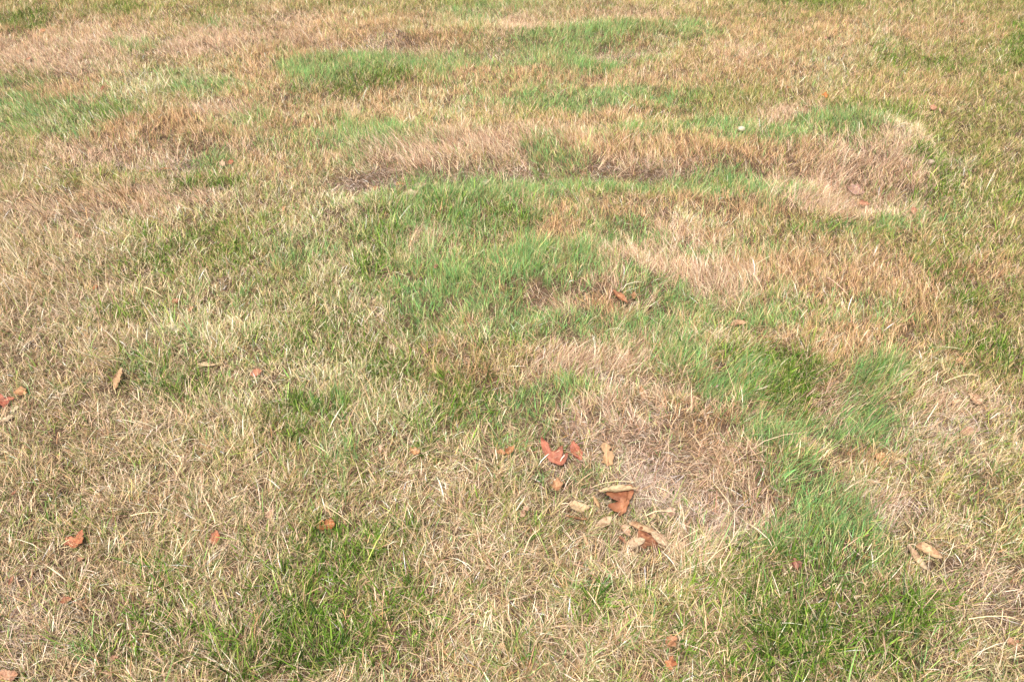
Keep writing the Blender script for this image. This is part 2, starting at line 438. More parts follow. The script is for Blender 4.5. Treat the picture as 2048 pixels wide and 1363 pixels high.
def sward(x, y):
    """class weights, lean vector and length factor at ground points"""
    px, py = plan(x, y)
    wx = fbm(x, y, .40, 21) * 40 + fbm(x, y, .09, 22, 3) * 44
    wy = fbm(x, y, .40, 31) * 17 + fbm(x, y, .09, 32, 3) * 21
    # warp shrinks with distance, as the plan's scale does
    k = np.clip((py + 620) / 1300, .3, 1.6)
    qx, qy = px + wx * k, py + wy * k * k
    n = len(x)
    M = np.zeros((n, 8))
    M[:, STRAW] = .52; M[:, OLIVE] = .24; M[:, CREAM] = .10; M[:, DRY] = .08; M[:, FINE] = .06
    lean = np.zeros((n, 2)); lean[:, 1] = .25
    lf = np.ones(n)
    for p in P:
        kind, s, pts, rx, ry = p[:5]
        big = 1.12 if kind in (FINE, COARSE) else 1.0
        w = stroke_w(qx, qy, pts, rx * big, ry * big, .72) * s
        i = np.nonzero(w > .001)[0]
        if not len(i): continue
        wi = w[i][:, None]
        T = np.zeros(8)
        for c, f in BLEND[kind].items(): T[c] = f
        M[i] = M[i] * (1 - wi) + T * wi
        if len(p) > 5: lean[i] = lean[i] * (1 - wi) + np.array([p[5], p[6]]) * wi
        if len(p) > 7: lf[i] = lf[i] * (1 - w[i]) + p[7] * w[i]
        else: lf[i] = lf[i] * (1 - w[i]) + w[i]
    # natural mottling of the kinds
    for c in range(8):
        M[:, c] *= np.exp(1.7 * fbm(x, y, .13, 40 + c * 3, 3) + .5 * fbm(x, y, .6, 80 + c))
    M += .004
    M /= M.sum(1, keepdims=True)
    lean[:, 0] += .45 * fbm(x, y, .28, 101) + .35 * fbm(x, y, .08, 103, 2)
    lean[:, 1] += .45 * fbm(x, y, .28, 102) + .35 * fbm(x, y, .08, 104, 2)
    return M, lean, lf

def material(name, rough=.6, transl=.3, bump=0.0, spec=.3):
    m = bpy.data.materials.new(name); m.use_nodes = True
    t = m.node_tree; b = t.nodes['Principled BSDF']; out = t.nodes['Material Output']
    a = t.nodes.new('ShaderNodeAttribute'); a.attribute_name = 'tint'
    t.links.new(a.outputs['Color'], b.inputs['Base Color'])
    b.inputs['Roughness'].default_value = rough
    b.inputs['Specular IOR Level'].default_value = spec
    if bump:
        tc = t.nodes.new('ShaderNodeTexCoord')
        n = t.nodes.new('ShaderNodeTexNoise'); n.inputs['Scale'].default_value = 260; n.inputs['Detail'].default_value = 6
        t.links.new(tc.outputs['Object'], n.inputs['Vector'])
        bp = t.nodes.new('ShaderNodeBump'); bp.inputs['Strength'].default_value = bump; bp.inputs['Distance'].default_value = .002
        t.links.new(n.outputs[0], bp.inputs['Height']); t.links.new(bp.outputs[0], b.inputs['Normal'])
    if transl:
        tr = t.nodes.new('ShaderNodeBsdfTranslucent'); mx = t.nodes.new('ShaderNodeMixShader')
        mx.inputs[0].default_value = transl
        t.links.new(a.outputs['Color'], tr.inputs[0])
        t.links.new(b.outputs[0], mx.inputs[1]); t.links.new(tr.outputs[0], mx.inputs[2])
        t.links.new(mx.outputs[0], out.inputs[0])
    return m

def raw_mesh(name, V, F, col):
    """V (n,3), F (m,4) quads, col (n,3)"""
    me = bpy.data.meshes.new(name)
    me.vertices.add(len(V)); me.vertices.foreach_set('co', np.ascontiguousarray(V, np.float32).ravel())
    nf = len(F)
    me.loops.add(nf * 4); me.loops.foreach_set('vertex_index', np.ascontiguousarray(F, np.int32).ravel())
    me.polygons.add(nf); me.polygons.foreach_set('loop_start', np.arange(0, nf * 4, 4, dtype=np.int32))
    me.update(calc_edges=True)
    ca = me.color_attributes.new('tint', 'FLOAT_COLOR', 'POINT')
    rgba = np.ones((len(V), 4), np.float32); rgba[:, :3] = col
    ca.data.foreach_set('color', rgba.ravel())
    me.shade_smooth()
    return me

# ------------------------------------------------------------------ ground
def ground():
    # fine sheet where one looks, stretched out to the horizon around it
    def axis(lo, hi, step, far):
        a = list(np.arange(lo, hi + 1e-6, step)); d = step
        left, right = [lo], [hi]
        while left[-1] > -far: d *= 1.35; left.append(left[-1] - d)
        d = step
        while right[-1] < far: d *= 1.35; right.append(right[-1] + d)
        return np.array(left[:0:-1] + a + right[1:])
    X = axis(-4.6, 4.6, .02, 150); Y = axis(.4, 7.2, .02, 150)
    gx, gy = np.meshgrid(X, Y)
    x, y = gx.ravel(), gy.ravel()
    z = relief(np.clip(x, -8, 8), np.clip(y, .4, 9)) 
    z = np.where((np.abs(x) < 8) & (y < 9) & (y > .3), z, z * .3)
    nx, ny = len(X), len(Y)
    i = (np.arange(ny - 1)[:, None] * nx + np.arange(nx - 1)[None]).ravel()
    F = np.stack([i, i + 1, i + 1 + nx, i + nx], 1)
    me = raw_mesh('ground', np.stack([x, y, z], 1), F, np.array([.2, .13, .08]))
    o = bpy.data.objects.new('ground', me); C.objects.link(o); o['kind'] = 'structure'
    m = bpy.data.materials.new('thatchy_soil'); m.use_nodes = True
    t = m.node_tree; b = t.nodes['Principled BSDF']; b.inputs['Roughness'].default_value = .95
    b.inputs['Specular IOR Level'].default_value = .1
    tc = t.nodes.new('ShaderNodeTexCoord')
    n1 = t.nodes.new('ShaderNodeTexNoise'); n1.inputs['Scale'].default_value = 45; n1.inputs['Detail'].default_value = 8; n1.inputs['Roughness'].default_value = .75
    n2 = t.nodes.new('ShaderNodeTexNoise'); n2.inputs['Scale'].default_value = 3; n2.inputs['Detail'].default_value = 4
    for n in (n1, n2): t.links.new(tc.outputs['Object'], n.inputs['Vector'])
    r = t.nodes.new('ShaderNodeValToRGB'); e = r.color_ramp.elements
    e[0].position = .34; e[0].color = (.035, .022, .014, 1); e[1].position = .72; e[1].color = (.18, .12, .078, 1)
    mid = e.new(.5); mid.color = (.08, .052, .033, 1)
    ad = t.nodes.new('ShaderNodeMath'); ad.operation = 'MULTIPLY_ADD'; ad.inputs[1].default_value = .75
    m2 = t.nodes.new('ShaderNodeMath'); m2.operation = 'MULTIPLY'; m2.inputs[1].default_value = .25
    t.links.new(n2.outputs[0], m2.inputs[0]); t.links.new(n1.outputs[0], ad.inputs[0]); t.links.new(m2.outputs[0], ad.inputs[2])
    t.links.new(ad.outputs[0], r.inputs[0]); t.links.new(r.outputs[0], b.inputs['Base Color'])
    bp = t.nodes.new('ShaderNodeBump'); bp.inputs['Distance'].default_value = .01; bp.inputs['Strength'].default_value = .8
    t.links.new(n1.outputs[0], bp.inputs['Height']); t.links.new(bp.outputs[0], b.inputs['Normal'])
    me.materials.append(m)
ground()

def ground_z(x, y):
    return float(relief(np.array([x]), np.array([y]))[0])

# ------------------------------------------------------------------ fallen leaves, stones, straws
leaf_mat = material('dry_leaf', .62, .12, .6, .35)
stalk_mat = material('leaf_stalk', .6, 0, 0, .3)

def tagged(o, label, cat, group=None):
    o['label'] = label; o['category'] = cat
    if group: o['group'] = group

def solid(o, th):
    md = o.modifiers.new('thickness', 'SOLIDIFY'); md.thickness = th; md.offset = 0

def tube(name, pts, r0, r1, col, parent=None, mat=None, sides=6):
    pts = [Vector(p) for p in pts]; V = []; F = []
    for i, p in enumerate(pts):
        d = (pts[min(i + 1, len(pts) - 1)] - pts[max(i - 1, 0)]).normalized()
        a = d.cross(Vector((0, 0, 1)))
        if a.length < .01: a = Vector((1, 0, 0))
        a.normalize(); b = d.cross(a)
        r = r0 + (r1 - r0) * i / (len(pts) - 1)
        for k in range(sides):
            t = 2 * math.pi * k / sides
            V.append(p + (a * math.cos(t) + b * math.sin(t)) * r)
    for i in range(len(pts) - 1):
        for k in range(sides):
            a = i * sides + k; b = i * sides + (k + 1) % sides
            F.append((a, b, b + sides, a + sides))
    V.append(pts[-1]); n = len(V) - 1; q = (len(pts) - 1) * sides
    for k in range(0, sides, 2): F.append((q + k, q + (k + 1) % sides, q + (k + 2) % sides, n))
    me = raw_mesh(name, np.array([tuple(v) for v in V]), np.array(F), np.array(col))
    me.materials.append(mat or stalk_mat)
    o = bpy.data.objects.new(name, me); C.objects.link(o); o.parent = parent
    return o

# outlines in leaf units: stalk joins at (0,0), midrib along +y, tip at y = 1
MAPLE = [(0,0),(.10,-.06),(.34,-.10),(.46,-.02),(.60,-.04),(.52,.10),(.40,.17),(.52,.26),(.66,.30),(.74,.44),(.92,.52),(.76,.58),(.66,.70),
         (.52,.60),(.36,.52),(.24,.46),(.27,.62),(.36,.72),(.26,.80),(.20,.90),(.06,.96),(0,1.06),
         (-.06,.94),(-.20,.88),(-.24,.78),(-.36,.70),(-.26,.60),(-.24,.46),(-.38,.54),(-.50,.62),(-.66,.68),(-.76,.56),(-.90,.54),(-.74,.42),(-.64,.28),(-.50,.24),
         (-.40,.16),(-.54,.08),(-.60,-.05),(-.44,-.04),(-.32,-.10),(-.10,-.05)]
FORKED = [(0,0),(.16,-.06),(.34,.02),(.56,.02),(.50,.14),(.72,.26),(.66,.34),(.86,.52),(.60,.50),(.42,.42),(.30,.32),(.22,.40),(.30,.58),(.22,.66),(.26,.84),(.12,.92),(.06,1.08),(-.03,.94),(-.16,.82),(-.13,.68),(-.22,.52),(-.16,.34),(-.24,.20),(-.14,.06)]
TORN = [(0,0),(.12,-.04),(.34,.02),(.40,.20),(.30,.28),(.44,.42),(.62,.50),(.44,.60),(.34,.72),(.20,.66),(.16,.86),(.02,1.0),
        (-.10,.84),(-.16,.66),(-.06,.52),(-.24,.44),(-.38,.30),(-.30,.14),(-.16,.02)]
LOBED = [(0,0),(.16,.02),(.36,.10),(.46,.26),(.42,.44),(.50,.58),(.44,.78),(.28,.88),(.30,1.02),(.10,.96),(-.04,.86),(-.08,.66),(.06,.56),(-.02,.44),(-.20,.46),
         (-.40,.60),(-.52,.52),(-.60,.36),(-.50,.30),(-.40,.14),(-.20,.02)]
NOTCH = [(0,0),(.16,.03),(.26,.14),(.20,.22),(.30,.32),(.22,.42),(.32,.55),(.26,.66),(.34,.78),(.20,.92),(.04,1.0),(-.12,.94),(-.24,.82),(-.16,.70),(-.20,.56),(-.10,.46),(-.22,.34),(-.24,.16),(-.12,.03)]
SCRAP = [(0,0),(.22,-.03),(.42,.16),(.36,.34),(.50,.52),(.34,.72),(.20,.70),(.10,.94),(-.10,.98),(-.16,.78),(-.34,.70),(-.30,.44),(-.42,.26),(-.22,.06)]
def oval(w=.28, wig=.015):
    o = []
    for k in range(15):
        t = k / 14; o.append((w * math.sin(math.pi * t ** .9) ** .8 + (wig if k % 2 else -wig) * (0 < k < 14), t))
    return o + [(-x, y) for x, y in o[-2:0:-1]]
OVAL = oval(); NARROW = oval(.16)
def traced(pts, cx, yb, h, spine):
    return [((x - cx) / h, (yb - y) / h) for x, y in pts], [((x - cx) / h, (yb - y) / h) for x, y in spine]
RUSSETL, RUSSET_S = traced([(1150,965),(1195,945),(1235,920),(1250,880),(1275,850),(1275,815),(1300,790),(1335,730),(1322,690),(1308,655),(1260,662),(1180,672),(1100,684),(1072,700),(1078,722),(1035,765),(1080,768),(1125,764),(1165,782),(1195,802),(1172,826),(1110,845),(1065,860),(1056,892),(1100,918),(1132,935)],1185,965,310,
    [(1165,930),(1205,870),(1235,810),(1255,740),(1255,700)])
REDL, RED_S = traced([(600,450),(632,430),(650,382),(656,320),(618,332),(588,350),(594,300),(602,236),(560,252),(528,272),(505,285),(485,255),(465,215),(440,200),(412,165),(395,143),(384,170),(380,215),(390,245),(395,285),(412,320),(425,345),(455,372),(470,398),(512,420),(560,437)],515,450,305,
    [(600,425),(560,395),(510,350),(465,310),(425,250),(405,195)])
NOTCHL, NOTCH_S = traced([(1040,450),(1095,436),(1090,392),(1101,355),(1090,310),(1060,300),(1082,275),(1070,245),(1035,224),(1000,235),(988,260),(1000,290),(1026,318),(1014,350),(1008,390),(984,420),(1024,410)],1040,450,226,
    [(1055,425),(1055,370),(1045,310),(1040,260)])
SPINES = {'russet': RUSSET_S, 'red': RED_S, 'notched': NOTCH_S}
SHAPES = {'russet': RUSSETL, 'red': REDL, 'notched': NOTCHL, 'maple': MAPLE, 'forked': FORKED, 'torn': TORN, 'lobed': LOBED, 'notch': NOTCH, 'scrap': SCRAP, 'oval': OVAL, 'narrow': NARROW}

RED = (.50,.17,.095); ORANGE = (.54,.24,.09); RUST = (.38,.16,.07); BROWN = (.42,.20,.095); TAN = (.60,.37,.18)
PALE = (.68,.50,.28); PINKISH = (.62,.34,.23); DARK = (.22,.10,.05); STRAWC = (.72,.58,.33); GREY = (.50,.44,.34)

def leaf(px, py, size, shape, rot, col, label, curl=.8, bend=.3, tip=0, roll=0, pitch=0, lift=.028, group=None, stalk=0, cat='leaf', stem=False, name=None, back=None, width=1.0):
    """size: length along the midrib in photo pixels; rot: direction of the tip, degrees, 0 = to the right, 90 = away from the viewer;
    curl rolls it about the midrib (radians over its half width), bend along it"""
    r_ = random.Random(int(px * 7 + py * 13))
    L = size * (1 if shape in SPINES else .92 if size > 38 else .80) / ppm(py)
    if shape in SPINES: py = py - size * .45
    group = 'fallen leaves on the lawn'
    lift *= .8 if size > 38 else .7
    x0, y0 = at(px, py, lift)
    gz = ground_z(x0, y0); x0, y0 = at(px, py, gz + lift)
    out = np.array(SHAPES[shape], float)
    out[:, 0] *= width
    # densify the outline with a ragged edge
    n = len(out); ring = []
    for k in range(n):
        a, b = out[k], out[(k + 1) % n]
        for s in (0, .34, .67):
            q = a + (b - a) * s
            if s: q = q + np.array([r_.uniform(-1, 1), r_.uniform(-1, 1)]) * .012
            ring.append(q)
    ring = np.array(ring); m = len(ring)
    cen = np.array([0, .42])
    # every leaf grows a little crooked
    ring[:, 0] += .09 * fbm(ring[:, 0] + px, ring[:, 1] + py, .5, 71, 2) * (ring[:, 1] > .03); ring[:, 1] += .05 * fbm(ring[:, 0] - py, ring[:, 1] + px, .4, 72, 2) * (ring[:, 1] > .03)
    ring[:, 0] += .07 * math.sin(px) * np.sin(math.pi * ring[:, 1])
    cxs = ring.copy(); cxs[:, 0] = 0; cxs[:, 1] = np.clip(ring[:, 1], .05, .95) * .75 + .1       # fold fans to the midrib
    if shape in SPINES:
        sp = np.array(SPINES[shape]); sp = np.concatenate([sp[:-1] + (sp[1:] - sp[:-1]) * t for t in (0, .33, .67)] + [sp[-1:]])
        cxs = sp[np.hypot(ring[:, None, 0] - sp[None, :, 0], ring[:, None, 1] - sp[None, :, 1]).argmin(1)]
    rings = 9; V = []; F = []; colr = []
    col = np.array(col); back_c = np.array(back) if back else col * .9
    nz = [r_.uniform(0, 100) for _ in range(4)]
    pts = []
    for i in range(rings):
        t = i / (rings - 1)
        pts.append(cxs + (ring - cxs) * t)
    pts = np.concatenate(pts)
    u, v = pts[:, 0], pts[:, 1]
    # colour: mottling, darker dry rim, pale ribs
    mott = fbm(u + nz[0], v, .22, 7, 3)[:, None]; spots = fbm(u + nz[1], v + nz[2], .07, 8, 2)[:, None]
    c = col * .60 * (1 + .42 * mott + .30 * spots)
    blotch = np.clip(fbm(u + nz[2], v + nz[1], .3, 77, 3) * 4 - .2, 0, 1)[:, None]
    c = c * (1 - blotch * np.array([.38, .50, .55]))
    c = c * (1 - np.clip(spots - .35, 0, 1) * 1.3)
    rim = np.repeat(np.linspace(0, 1, rings) ** 6, m)[:, None]
    c = c * (1 - .25 * rim)
    rib = np.exp(-(np.abs(u) / .018) ** 2)
    for ang in ((35, -35, 62, -62) if shape in ('maple', 'torn', 'lobed') else ()):
        ax, ay = math.sin(R(ang)), math.cos(R(ang)); along = u * ax + (v - .04) * ay; off = np.abs(u * ay - (v - .04) * ax)
        rib = np.maximum(rib, np.exp(-(off / .014) ** 2) * (along > 0))
    side = np.abs(((v - np.abs(u) * .8) * 8) % 1 - .5)
    rib = np.maximum(rib, .35 * np.exp(-(side / .09) ** 2))
    rib = rib[:, None] * .85
    c = c * (1 - rib) + (col * .5 + np.array([.20, .12, .06])) * rib
    # form
    hw = .5 * width if shape not in ('narrow',) else .2
    a = u / hw * curl
    rad = hw / max(abs(curl), .05)
    X = rad * np.sin(a); Z = rad * (1 - np.cos(a))
    bb = bend if abs(bend) > .02 else .02
    vb = (v - .45) * bb; radb = 1 / bb
    Yc = (radb - Z) * np.sin(vb) + .45; Zc = radb - (radb - Z) * np.cos(vb)
    Zc += .075 * fbm(u + nz[3], v, .35, 9, 2) + .035 * fbm(u, v + nz[0], .1, 12, 2)
    Zc += .02 * np.sin(v * 26 + u * 10) * np.abs(u) * 2
    V = np.stack([X, Yc - .5, Zc], 1) * L
    for i in range(rings - 1):
        for k in range(m):
            a_ = i * m + k; b_ = i * m + (k + 1) % m
            F.append((a_, b_, b_ + m, a_ + m))
    nm = name or 'fallen_leaf'
    me = raw_mesh(nm, V, np.array(F), np.clip(c, .01, .95)); me.materials.append(leaf_mat)
    root = bpy.data.objects.new(nm, me); C.objects.link(root)
    M = Matrix.Rotation(R(rot - 90), 4, 'Z') @ Matrix.Rotation(R(tip), 4, 'X') @ Matrix.Rotation(R(roll), 4, 'Y')
    M = Matrix.Rotation(R(pitch), 4, 'X') @ M
    M = Matrix.Translation((x0, y0, 0)) @ M
    W_ = np.array([list(M @ Vector(p)) for p in V[:: 5]])
    # let it settle on the sward: its lowest part about lift*.6 above the soil
    dz = gz + lift * .75 - np.percentile(W_[:, 2], 12)
    M = Matrix.Translation((0, 0, dz)) @ M
    root.matrix_world = M
    solid(root, .00025)
    tagged(root, label, cat, group)
    if stem:
        q = [(.23 * L, -.33 * L, .02 * L), (.28 * L, -.24 * L, .09 * L), (.37 * L, -.15 * L, .13 * L)]
        tube('stalk', q, .0014, .0018, (.66, .52, .40), root)
    if stalk:
        s0 = (0, Yc[0] * L - .5 * L, 0)
        base = V[(rings - 1) * m]
        q = [base, base + np.array([.02, -stalk * .4, .04]) * L, base + np.array([.06, -stalk * .75, .05]) * L, base + np.array([.12, -stalk, .02]) * L]
        tube('stalk', q, .0011, .0014, (.70, .52, .34), root)
    rr = L * .5 * (1.0 if shape in ('maple', 'torn', 'lobed', 'scrap') else .75)
    pf = 1 if py > 820 and size > 38 else .65                      # leaves farther out lie deeper in the grass
    PRESS.append((x0, y0 - .012, rr * .9 * pf, (rr * .8 + .02) * pf))
    return root

exec_leaves = [
 # px, py, size, shape, rot, colour, label, options
 (1106,932,62,'red',90,RED,'large red pointed leaf with a pale stalk, beside the bare straw hollow',dict(curl=.5,bend=.3,pitch=24,lift=.040,stem=True)),
 (1154,901,48,'narrow',112,(.50,.16,.09),'slender red leaf just right of the large red pointed leaf',dict(curl=.4,pitch=25,width=1.6)),
 (1213,932,50,'notched',90,TAN,'tan leaf with notched wavy edges standing on straw below the grass bank',dict(curl=.4,bend=.5,pitch=26,lift=.036)),
 (1020,897,30,'scrap',40,ORANGE,'small orange-brown crumpled leaf, right one of two beside the green tuft',dict(curl=1.2,bend=.8,pitch=15)),
 (1002,902,22,'oval',160,(.56,.26,.11),'tiny rounded brown leaf, left one of two beside the green tuft',dict(curl=1.1,pitch=15,width=1.3)),
 (1063,901,28,'narrow',-20,(.40,.17,.08),'thin rust-brown leaf sliver touching the left lobe of the large red leaf',dict(curl=1.2,lift=.022)),
 (1113,967,36,'scrap',80,(.60,.33,.16),'orange-tan leaf half sunk in grass under the large red leaf',dict(curl=.9,bend=.5,pitch=18,lift=.024)),
 (1243,1030,66,'russet',90,(.47,.19,.085),'big russet leaf with broad lobes lying flat on the bare thatch',dict(curl=.35,bend=.3,pitch=24,lift=.040)),
 (1238,970,84,'narrow',8,PALE,'long pale rolled leaf resting across the top of the big russet leaf',dict(curl=2.0,bend=.25,lift=.085,width=1.1,name='fallen_leaf')),
 (1158,1009,46,'oval',-12,(.70,.50,.28),'pale oval leaf lying open left of the big russet leaf',dict(curl=.8,bend=.4,pitch=18,stalk=.35)),
 (1192,1003,38,'narrow',-68,(.60,.38,.19),'narrow tan leaf curled on edge between the oval leaf and the russet leaf',dict(curl=1.4,bend=1.0,pitch=25)),
 (1208,1040,44,'oval',28,(.68,.49,.30),'pale folded leaf touching the lower tip of the big russet leaf',dict(curl=1.0,bend=.3,pitch=15)),
 (1152,1033,46,'narrow',-14,(.38,.18,.08),'dark brown twisted leaf sliver in the grass below the oval leaf',dict(curl=1.4,bend=.5,lift=.02)),
 (1048,1021,32,'notch',62,(.66,.44,.28),'small pale curled leaf lying apart to the left of the leaf cluster',dict(curl=1.2,bend=.8,pitch=20)),
 (1306,1028,20,'scrap',70,(.72,.50,.31),'tiny pale triangular leaf scrap right of the russet leaf',dict(curl=.6,pitch=20)),
 (1343,1021,28,'scrap',30,(.66,.45,.31),'pinkish torn leaf scrap on the grey thatch, rightmost of the cluster',dict(curl=.7,pitch=15)),
 (1300,1072,60,'torn',15,(.36,.14,.065),'dark russet leaf at the bottom of the pile, under the pale curls',dict(curl=.6,bend=.3,pitch=15,lift=.022)),
 (1287,1054,66,'narrow',-20,(.64,.44,.25),'long tan curled leaf with a dark edge, topmost of the leaf pile',dict(curl=1.9,bend=.3,lift=.044,pitch=12,width=1.2)),
 (1272,1080,44,'oval',20,(.72,.53,.33),'pale buff curled leaf at the front of the leaf pile',dict(curl=1.5,bend=.3,lift=.036,pitch=12)),
 (1319,1076,46,'oval',-48,(.62,.47,.29),'greyish buff leaf sloping off the right side of the leaf pile',dict(curl=1.0,bend=.5,lift=.032,pitch=10)),
 (1253,1058,34,'scrap',-60,(.66,.44,.27),'cupped tan leaf at the left end of the leaf pile',dict(curl=1.2,bend=.7,lift=.034,pitch=15)),
 (1246,1078,32,'narrow',-50,(.34,.14,.07),'thin dark brown leaf edge poking out at the lower left of the pile',dict(curl=1.2,lift=.024,width=1.4)),
 (1171,1078,34,'narrow',108,(.68,.46,.26),'small upright tan leaf curled like a scoop, left of the leaf pile',dict(curl=1.6,bend=.6,pitch=28,width=1.3)),
 (152,1074,40,'torn',60,(.54,.19,.085),'rust-red broken leaf on the straw grass near the left edge',dict(curl=.7,bend=.4,pitch=24,width=1.25)),
 (133,1084,22,'oval',200,(.50,.17,.09),'red leaf flake touching the left side of the rust-red broken leaf',dict(curl=.6,pitch=15)),
 (430,1073,34,'scrap',80,(.60,.21,.10),'coral red leaf standing in straw grass left of the bottom green patch',dict(curl=.9,bend=.3,pitch=28)),
 (652,1046,40,'notch',12,(.56,.20,.06),'orange leaf with curled rims at the top of the bottom green patch',dict(curl=1.1,bend=.5,pitch=20,width=1.2)),
 (512,744,30,'oval',20,(.50,.21,.11),'reddish brown oval leaf in pale grass at middle left',dict(curl=.6,pitch=26,width=1.25)),
 (10,798,44,'torn',15,(.46,.14,.08),'dark red leaf cut by the left edge of the view',dict(curl=.5,pitch=24)),
 (42,783,34,'scrap',-15,(.56,.29,.13),'orange-brown leaf next to the dark red leaf at the left edge',dict(curl=.9,pitch=14,lift=.02)),
 (14,834,26,'scrap',40,(.74,.60,.38),'cream leaf scrap at the left edge, lower of two cream scraps',dict(curl=.8,pitch=15)),
 (30,816,22,'oval',50,(.70,.58,.36),'cream leaf scrap at the left edge, upper of two cream scraps',dict(curl=.8,pitch=15)),
 (828,900,28,'scrap',150,(.68,.38,.17),'orange-tan cupped leaf on straw grass below the centre left',dict(curl=1.0,pitch=22)),
 (760,897,24,'narrow',100,(.68,.46,.30),'thin pale pink leaf left of the orange-tan cupped leaf',dict(curl=.8,pitch=22,width=1.5)),
 (237,760,52,'narrow',82,(.60,.37,.19),'tan strap-like dead leaf upright beside the long green blades',dict(curl=.5,pitch=24,lift=.020)),
 (412,730,44,'narrow',-5,(.70,.52,.30),'narrow buff leaf lying level right of the long green blades',dict(curl=1.0,lift=.016)),
 (681,841,32,'narrow',20,(.62,.43,.24),'small buff curled leaf in mixed grass above the cupped leaf',dict(curl=1.3,width=1.3)),
 (605,778,20,'oval',150,(.70,.50,.31),'pale rounded leaf flake in straw grass right of the oval leaf',dict(curl=.7)),
 (1286,784,36,'narrow',102,(.66,.36,.19),'orange-pink leaf upright against the dark tuft right of centre',dict(curl=.7,pitch=28,width=1.5)),
 (1241,592,44,'narrow',-48,(.46,.20,.09),'rust brown slender leaf in the dark gap above the middle',dict(curl=.8,pitch=20,width=1.2)),
 (1268,590,22,'oval',80,(.44,.22,.10),'small brown leaf just right of the rust brown slender leaf',dict(curl=1.0,pitch=20)),
 (1476,645,44,'narrow',8,(.62,.40,.22),'buff narrow leaf at the foot of the pink grass slope',dict(curl=1.2,pitch=10,width=1.3)),
 (1387,800,34,'scrap',30,(.30,.15,.09),'dark brown leaf mostly buried in the bright green tuft',dict(curl=.6,pitch=15,lift=.02)),
 (1436,767,20,'narrow',45,(.70,.46,.38),'tiny pink leaf flake on top of the bright green tuft',dict(curl=.9,lift=.05)),
 (1763,911,30,'scrap',30,(.66,.38,.17),'orange-buff leaf flake lying right of the leaning green tufts',dict(curl=.6,pitch=18)),
 (1858,1101,56,'narrow',-32,(.68,.47,.26),'tan leaf wing folded downhill, right one of a pale pair',dict(curl=.8,bend=.5,pitch=12,width=1.4,lift=.026,stalk=.2)),
 (1835,1112,62,'narrow',-70,(.74,.56,.36),'pale folded leaf pointing at the viewer, left one of a pale pair',dict(curl=1.0,bend=.3,lift=.028,pitch=14,width=1.1)),
 (1592,1128,32,'scrap',100,(.34,.13,.09),'dark maroon leaf deep in the grass above the dark green clump',dict(curl=.7,pitch=20,lift=.02)),
 (1936,861,36,'oval',30,(.62,.36,.24),'dusty pink oval leaf on matted dry grass at the right',dict(curl=.4,pitch=15,lift=.022,width=1.3)),
 (1948,797,36,'scrap',120,(.72,.50,.30),'buff curled leaf on dry grass at the right, larger of two',dict(curl=.9,bend=.4,pitch=25)),
 (1915,802,30,'narrow',15,(.70,.50,.30),'thin buff leaf on dry grass at the right, left of the curled one',dict(curl=.8,pitch=10,width=1.3)),
 (1815,746,44,'narrow',20,(.76,.61,.38),'cream papery leaf lying where the orange dry grass ends',dict(curl=.9,pitch=14,width=1.3)),
 (1712,377,38,'scrap',50,(.52,.32,.25),'pink leaf sunk in long dry grass of the right hollow, largest there',dict(curl=.3,pitch=20,lift=.04,width=1.35)),
 (1808,384,30,'scrap',20,(.58,.30,.22),'dull pink leaf in the right hollow near its outer rim',dict(curl=.4,pitch=20,lift=.034)),
 (1730,405,28,'scrap',-10,(.52,.25,.14),'brown leaf scrap just below the largest pink leaf of the right hollow',dict(curl=.7,pitch=18,lift=.034)),
 (1828,420,24,'oval',70,(.62,.32,.20),'small salmon leaf at the lower right corner of the right hollow',dict(curl=.7,pitch=18,lift=.034)),
 (1649,190,17,'torn',150,(.66,.20,.03),'bright orange small leaf on the upper right grass',dict(curl=.8,pitch=30,lift=.04,width=1.1)),
 (1578,173,14,'scrap',20,(.54,.28,.12),'small brown leaf left of the bright orange leaf on the upper right grass',dict(curl=.8,pitch=20,lift=.036)),
 (1866,213,20,'scrap',60,(.64,.34,.20),'salmon leaf scrap in the upper right olive grass, left one of two',dict(curl=.8,pitch=20,lift=.04)),
 (1880,218,16,'narrow',80,(.70,.46,.30),'thin buff leaf in the upper right olive grass, right one of two',dict(curl=.8,pitch=20,lift=.04,width=1.4)),
 (1811,247,16,'scrap',70,(.54,.24,.12),'rust leaf flake beside the dark green weeds near the pale rim',dict(curl=.7,pitch=20,lift=.036)),
 (1795,69,10,'oval',70,(.40,.17,.09),'tiny dark red leaf fleck in the far upper right grass',dict(curl=.6,pitch=20,lift=.04)),
 (1925,42,12,'oval',60,(.60,.28,.17),'tiny salmon leaf fleck farthest away at the upper right',dict(curl=.6,pitch=20,lift=.04)),
 (1652,74,10,'oval',60,(.66,.34,.22),'tiny pinkish leaf fleck in the straw above the right green band',dict(curl=.6,pitch=20,lift=.04)),
 (445,326,20,'scrap',100,(.60,.44,.27),'cream triangular leaf at the left hollow, beside the green weed',dict(curl=.5,pitch=28,lift=.034)),
 (462,323,17,'scrap',60,(.60,.24,.12),'orange leaf touching the cream triangular leaf at the left hollow',dict(curl=.8,pitch=24,lift=.03)),
 (284,340,18,'oval',10,(.44,.18,.09),'small rust leaf on the floor of the left hollow',dict(curl=.7,pitch=16,lift=.022)),
 (330,336,24,'narrow',5,(.50,.24,.12),'long thin brown leaf on the floor of the left hollow',dict(curl=.9,pitch=12,lift=.022,width=1.3)),
 (203,176,18,'torn',90,(.32,.11,.06),'dark red leaf in orange grass at the upper left',dict(curl=.8,pitch=24,lift=.034)),
 (85,61,17,'scrap',30,(.56,.25,.10),'orange leaf fleck in grass at the far upper left',dict(curl=.7,pitch=22,lift=.036)),
 (57,116,12,'oval',40,(.60,.27,.14),'faint orange leaf fleck in pinkish grass at the upper left',dict(curl=.7,pitch=22,lift=.036)),
